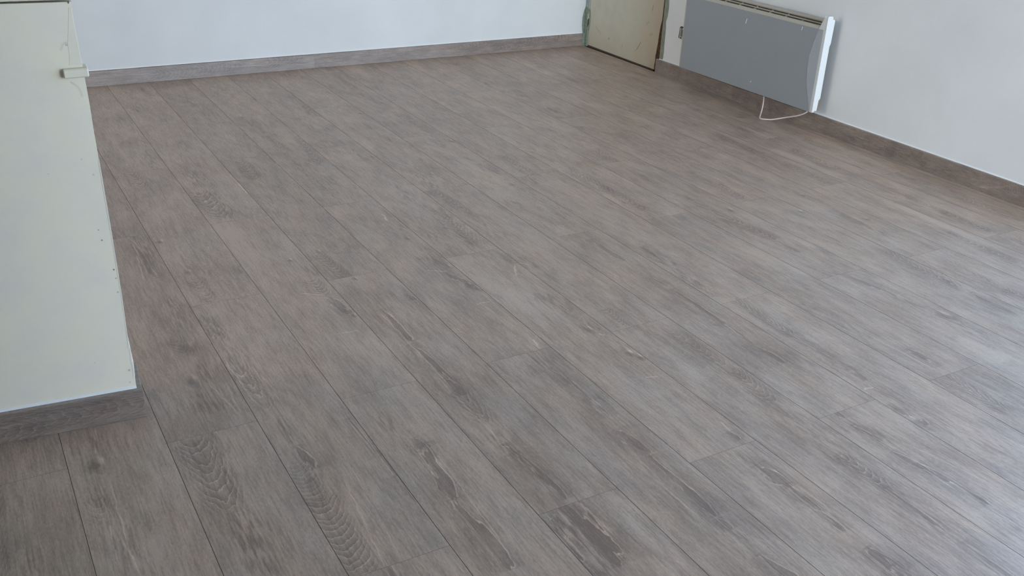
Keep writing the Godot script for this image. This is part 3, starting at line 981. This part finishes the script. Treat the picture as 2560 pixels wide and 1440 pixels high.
func door_texture() -> ImageTexture:
	# x from the corner (0) to the gap (0.70 m), y from 0.45 m down to the floor
	var w := 700
	var h := 450
	var f := FastNoiseLite.new()
	f.seed = 61
	f.frequency = 0.009
	f.fractal_octaves = 5
	var im := f.get_image(w, h)
	im.convert(Image.FORMAT_RGB8)
	var data := im.get_data()
	for y in h:
		for x in w:
			var i := (y * w + x) * 3
			var k := (float(data[i]) - 128.0) / 128.0
			# rusty-brown staining towards the lower hinge side
			var stain := smoothstep(0.5, 1.05, float(x) / w + 0.16 * k) * 0.75 + smoothstep(0.55, 1.1, float(y) / h + 0.14 * k) * 0.35
			var c := Color(0.775, 0.76, 0.695).lerp(Color(0.735, 0.67, 0.58), clampf(stain, 0.0, 0.85))
			c = c * (1.0 + 0.03 * k)
			data[i] = int(c.r * 255.0)
			data[i + 1] = int(c.g * 255.0)
			data[i + 2] = int(c.b * 255.0)
	im.set_data(w, h, false, Image.FORMAT_RGB8, data)
	# scratches and dents, in metres from the corner and the floor
	scratch(im, Vector2(0.494, 0.083), Vector2(0.524, 0.128), 1.6, 0.8)
	scratch(im, Vector2(0.470, 0.068), Vector2(0.494, 0.083), 1.4, 0.3)
	scratch(im, Vector2(0.600, 0.317), Vector2(0.604, 0.344), 1.6, 0.7)
	scratch(im, Vector2(0.596, 0.300), Vector2(0.600, 0.317), 1.3, 0.3)
	scratch(im, Vector2(0.212, 0.085), Vector2(0.220, 0.092), 4.0, 0.35)
	scratch(im, Vector2(0.580, 0.250), Vector2(0.560, 0.235), 8.0, 0.12)
	scratch(im, Vector2(0.350, 0.060), Vector2(0.351, 0.085), 2.0, 0.3)
	scratch(im, Vector2(0.620, 0.190), Vector2(0.600, 0.185), 7.0, 0.12)
	scratch(im, Vector2(0.08, 0.13), Vector2(0.13, 0.10), 7.0, 0.10)
	scratch(im, Vector2(0.560, 0.390), Vector2(0.565, 0.375), 4.0, 0.2)
	return ImageTexture.create_from_image(im)


func scratch(im: Image, a: Vector2, b: Vector2, width: float, strength: float) -> void:
	var p := Vector2(a.x, 0.45 - a.y) * 1000.0
	var q := Vector2(b.x, 0.45 - b.y) * 1000.0
	for y in range(int(minf(p.y, q.y) - width * 2), int(maxf(p.y, q.y) + width * 2) + 1):
		for x in range(int(minf(p.x, q.x) - width * 2), int(maxf(p.x, q.x) + width * 2) + 1):
			if x < 0 or y < 0 or x >= im.get_width() or y >= im.get_height():
				continue
			var v := Vector2(x, y)
			var e := v.distance_to(Geometry2D.get_closest_point_to_segment(v, p, q)) / width
			im.set_pixel(x, y, im.get_pixel(x, y).lerp(Color(0.22, 0.20, 0.17), strength * exp(-e * e * 1.5)))


# ------------------------------------------------------------------ the heater

func build_heater() -> void:
	var t := thing("panel_heater", "grey-fronted electric panel heater with white end cap mounted low on the right wall", "heater", Vector3(3.404, 0.0, -3.48))
	# local frame: x towards the wall is +, so the front is at -0.084
	var shell := grainy(Color(0.74, 0.72, 0.67), 0.3, 0.04, 0.5, 71)
	var white := paint(Color(0.835, 0.84, 0.835), 0.5, 0.5)
	var grey := grainy(Color(0.60, 0.62, 0.635), 0.6, 0.012, 0.42, 72)
	var z0 := -0.467
	var z1 := 0.452
	# back casing, open at the top under the grille: profile in x (towards the wall) and y
	var prof := [Vector2(-0.081, 0.102), Vector2(-0.081, 0.425), Vector2(-0.031, 0.425), Vector2(-0.031, 0.486), Vector2(-0.026, 0.488), Vector2(-0.026, 0.102)]
	var casing := obj("casing", prism(prof, z1 - z0), grainy(Color(0.50, 0.45, 0.38), 0.3, 0.03, 0.6, 73), t)
	casing.position = Vector3(0, 0, z1)
	# front panel: shallow tray with folded edges
	var panel := obj("front_panel", box(Vector3(-0.0845, 0.098, z0 - 0.001), Vector3(-0.0812, 0.459, z1 + 0.002), 0.0012), grey, t)
	panel.set_meta("label", "flat grey front panel under clear film")
	obj("bottom_flange", box(Vector3(-0.0812, 0.0985, z0), Vector3(-0.06, 0.1018, z1), 0.0008), grey, t)
	# outlet grille: three bars on a slope and cross ribs between them
	var dir := Vector2(0.055, 0.026).normalized()
	var nrm := Vector2(-dir.y, dir.x)
	var start := Vector2(-0.0805, 0.4695)
	for seg in [[-0.001, 0.0095], [0.0235, 0.0275], [0.0415, 0.0600]]:
		var a: Vector2 = start + dir * seg[0]
		var b: Vector2 = start + dir * seg[1]
		var bar := obj("grille_bar", prism([a, b, b - nrm * 0.005, a - nrm * 0.005], z1 - z0, 0.0008), shell, t)
		bar.position = Vector3(0, 0, z1)
	var rib_m := paint(Color(0.60, 0.56, 0.49), 0.6)
	for k in 9:
		var a := start + dir * 0.008 - nrm * 0.0045
		var b := start + dir * 0.044 - nrm * 0.0045
		var rib := obj("grille_rib", prism([a, b, b - nrm * 0.008, a - nrm * 0.008], 0.002), rib_m, t)
		rib.position = Vector3(0, 0, lerpf(z0 + 0.05, z1 - 0.05, k / 8.0))
	var lip := obj("front_lip", prism([Vector2(-0.0842, 0.459), Vector2(-0.0812, 0.4705), Vector2(-0.078, 0.470), Vector2(-0.0795, 0.456)], z1 - z0), shell, t)
	lip.position = Vector3(0, 0, z1)
	# right end cap: moulded plate with steps along its rear edge
	var cap_pts := []
	for p in [[-0.0842, 0.0985], [-0.0842, 0.514], [-0.079, 0.520], [-0.058, 0.519], [-0.053, 0.513], [-0.052, 0.505], [-0.0405, 0.503], [-0.039, 0.497], [-0.0415, 0.40], [-0.0465, 0.39], [-0.0465, 0.16], [-0.0545, 0.150], [-0.0565, 0.105], [-0.063, 0.103], [-0.068, 0.107], [-0.073, 0.100]]:
		cap_pts.append(Vector2(p[0], p[1]))
	var cap := obj("end_cap", prism(cap_pts, 0.016, 0.001), white, t)
	cap.position = Vector3(0, 0, z1 + 0.018)
	cap.set_meta("label", "white moulded plastic end cap")
	var corner := obj("cap_corner", prism([Vector2(-0.030, 0.459), Vector2(0.0, 0.459), Vector2(0.0, 0.517), Vector2(-0.004, 0.519)], 0.012, 0.0008), white, t)
	corner.transform = Transform3D(Basis(Vector3(0, 0, 1), Vector3(0, 1, 0), Vector3(-1, 0, 0)), Vector3(-0.0846, 0, z1 + 0.004))
	var left_cap := []
	for p in [[-0.083, 0.0995], [-0.083, 0.456], [-0.074, 0.476], [-0.038, 0.494], [-0.026, 0.49], [-0.026, 0.0995]]:
		left_cap.append(Vector2(p[0], p[1]))
	var lc := obj("end_cap", prism(left_cap, 0.008, 0.001), shell, t)
	lc.position = Vector3(0, 0, z0 - 0.0005)
	# wall brackets
	for z in [-0.30, 0.28]:
		obj("wall_bracket", box(Vector3(-0.0262, 0.14, z - 0.02), Vector3(0.0, 0.44, z + 0.02), 0.002), paint(Color(0.5, 0.5, 0.5), 0.5), t)
	# loose protective film at the right end of the panel, lifted a little along its curved edge
	var film_m := paint(Color(0.90, 0.94, 0.96, 0.30), 0.30, 0.5)
	film_m.transparency = BaseMaterial3D.TRANSPARENCY_ALPHA
	var rim := [[0.428, 0.456], [0.421, 0.430], [0.411, 0.390], [0.403, 0.345], [0.402, 0.300], [0.408, 0.252], [0.416, 0.210], [0.428, 0.175], [0.440, 0.140], [0.450, 0.104]]
	var st := SurfaceTool.new()
	st.begin(Mesh.PRIMITIVE_TRIANGLES)
	st.set_smooth_group(0)
	for i in rim.size() - 1:
		for k in 4:
			var q := []
			for e in [[i, k], [i + 1, k], [i + 1, k + 1], [i, k + 1]]:
				var z: float = lerpf(rim[e[0]][0], 0.4535, e[1] / 4.0)
				q.append(Vector3(-0.0852 - 0.0022 * (1.0 - e[1] / 4.0) * sin(PI * e[0] / (rim.size() - 1.0)), rim[e[0]][1], z))
			add_quad(st, q[0], q[1], q[2], q[3])
	st.generate_normals()
	var film := obj("protective_film", st.commit(), film_m, t)
	film.set_meta("label", "lifted clear film with a curved edge")
	# small white scuffs on the panel
	var scuff := paint(Color(0.93, 0.94, 0.94), 0.6)
	for s in [[-0.024, 0.413, 0.0016, 0.012, 0.25], [0.331, 0.445, 0.0012, 0.008, 0.15], [0.062, 0.145, 0.0022, 0.0025, 0.0]]:
		var sc := obj("scuff", box(Vector3(-0.0004, -s[3], -s[2]), Vector3(0.0004, s[3], s[2]), 0.0002), scuff, t)
		sc.position = Vector3(-0.0847, s[1], s[0])
		sc.rotation.x = s[4]
	# the power cord leaves below, rests on the floor and rises again behind the panel
	var path := []
	for p in [[3.368, 0.135, -3.352], [3.352, 0.094, -3.349], [3.352, 0.066, -3.347], [3.345, 0.034, -3.341], [3.317, 0.012, -3.318], [3.294, 0.0040, -3.2985], [3.287, 0.0036, -3.288], [3.291, 0.0038, -3.270], [3.310, 0.0095, -3.233], [3.335, 0.0285, -3.185], [3.345, 0.052, -3.123], [3.350, 0.067, -3.093], [3.353, 0.085, -3.069], [3.358, 0.112, -3.055]]:
		path.append(Vector3(p[0] - 3.404, p[1], p[2] + 3.48))
	var cord := obj("power_cord", tube(path, 0.0031), paint(Color(0.84, 0.80, 0.77), 0.55), t)
	cord.set_meta("label", "looped off-white power cord")


func build_socket() -> void:
	var t := thing("wall_box", "small open electrical wall box half hidden behind the left end of the heater", "wall box", Vector3(3.404, 0.247, -4.050))
	var white := paint(Color(0.74, 0.75, 0.72), 0.6)
	var dark := paint(Color(0.035, 0.035, 0.035), 0.8)
	var rim := [Vector2(-0.033, -0.030), Vector2(-0.030, 0.024), Vector2(-0.022, 0.032), Vector2(0.035, 0.032), Vector2(0.035, -0.030)]
	var hole := obj("cut_edge", prism(rim, 0.0022), dark, t)
	hole.transform = Transform3D(Basis(Vector3(0, 0, 1), Vector3(0, 1, 0), Vector3(-1, 0, 0)), Vector3(-0.002, 0, 0))
	var plate := obj("box_rim", prism([Vector2(-0.0255, -0.031), Vector2(-0.0255, 0.022), Vector2(-0.018, 0.027), Vector2(0.036, 0.027), Vector2(0.036, -0.031)], 0.0045, 0.001), white, t)
	plate.transform = Transform3D(Basis(Vector3(0, 0, 1), Vector3(0, 1, 0), Vector3(-1, 0, 0)), Vector3(-0.0044, 0, 0))
	var well := obj("box_well", box(Vector3(-0.0056, -0.018, -0.017), Vector3(-0.004, 0.018, 0.03), 0.0004), paint(Color(0.47, 0.47, 0.43), 0.7), t)
	well.set_meta("label", "grey well of the wall box")
	for y in [-0.0255, 0.0235]:
		obj("fixing_screw", box(Vector3(-0.0062, y - 0.003, -0.016), Vector3(-0.004, y + 0.003, -0.005), 0.0008), paint(Color(0.25, 0.25, 0.23), 0.6), t)
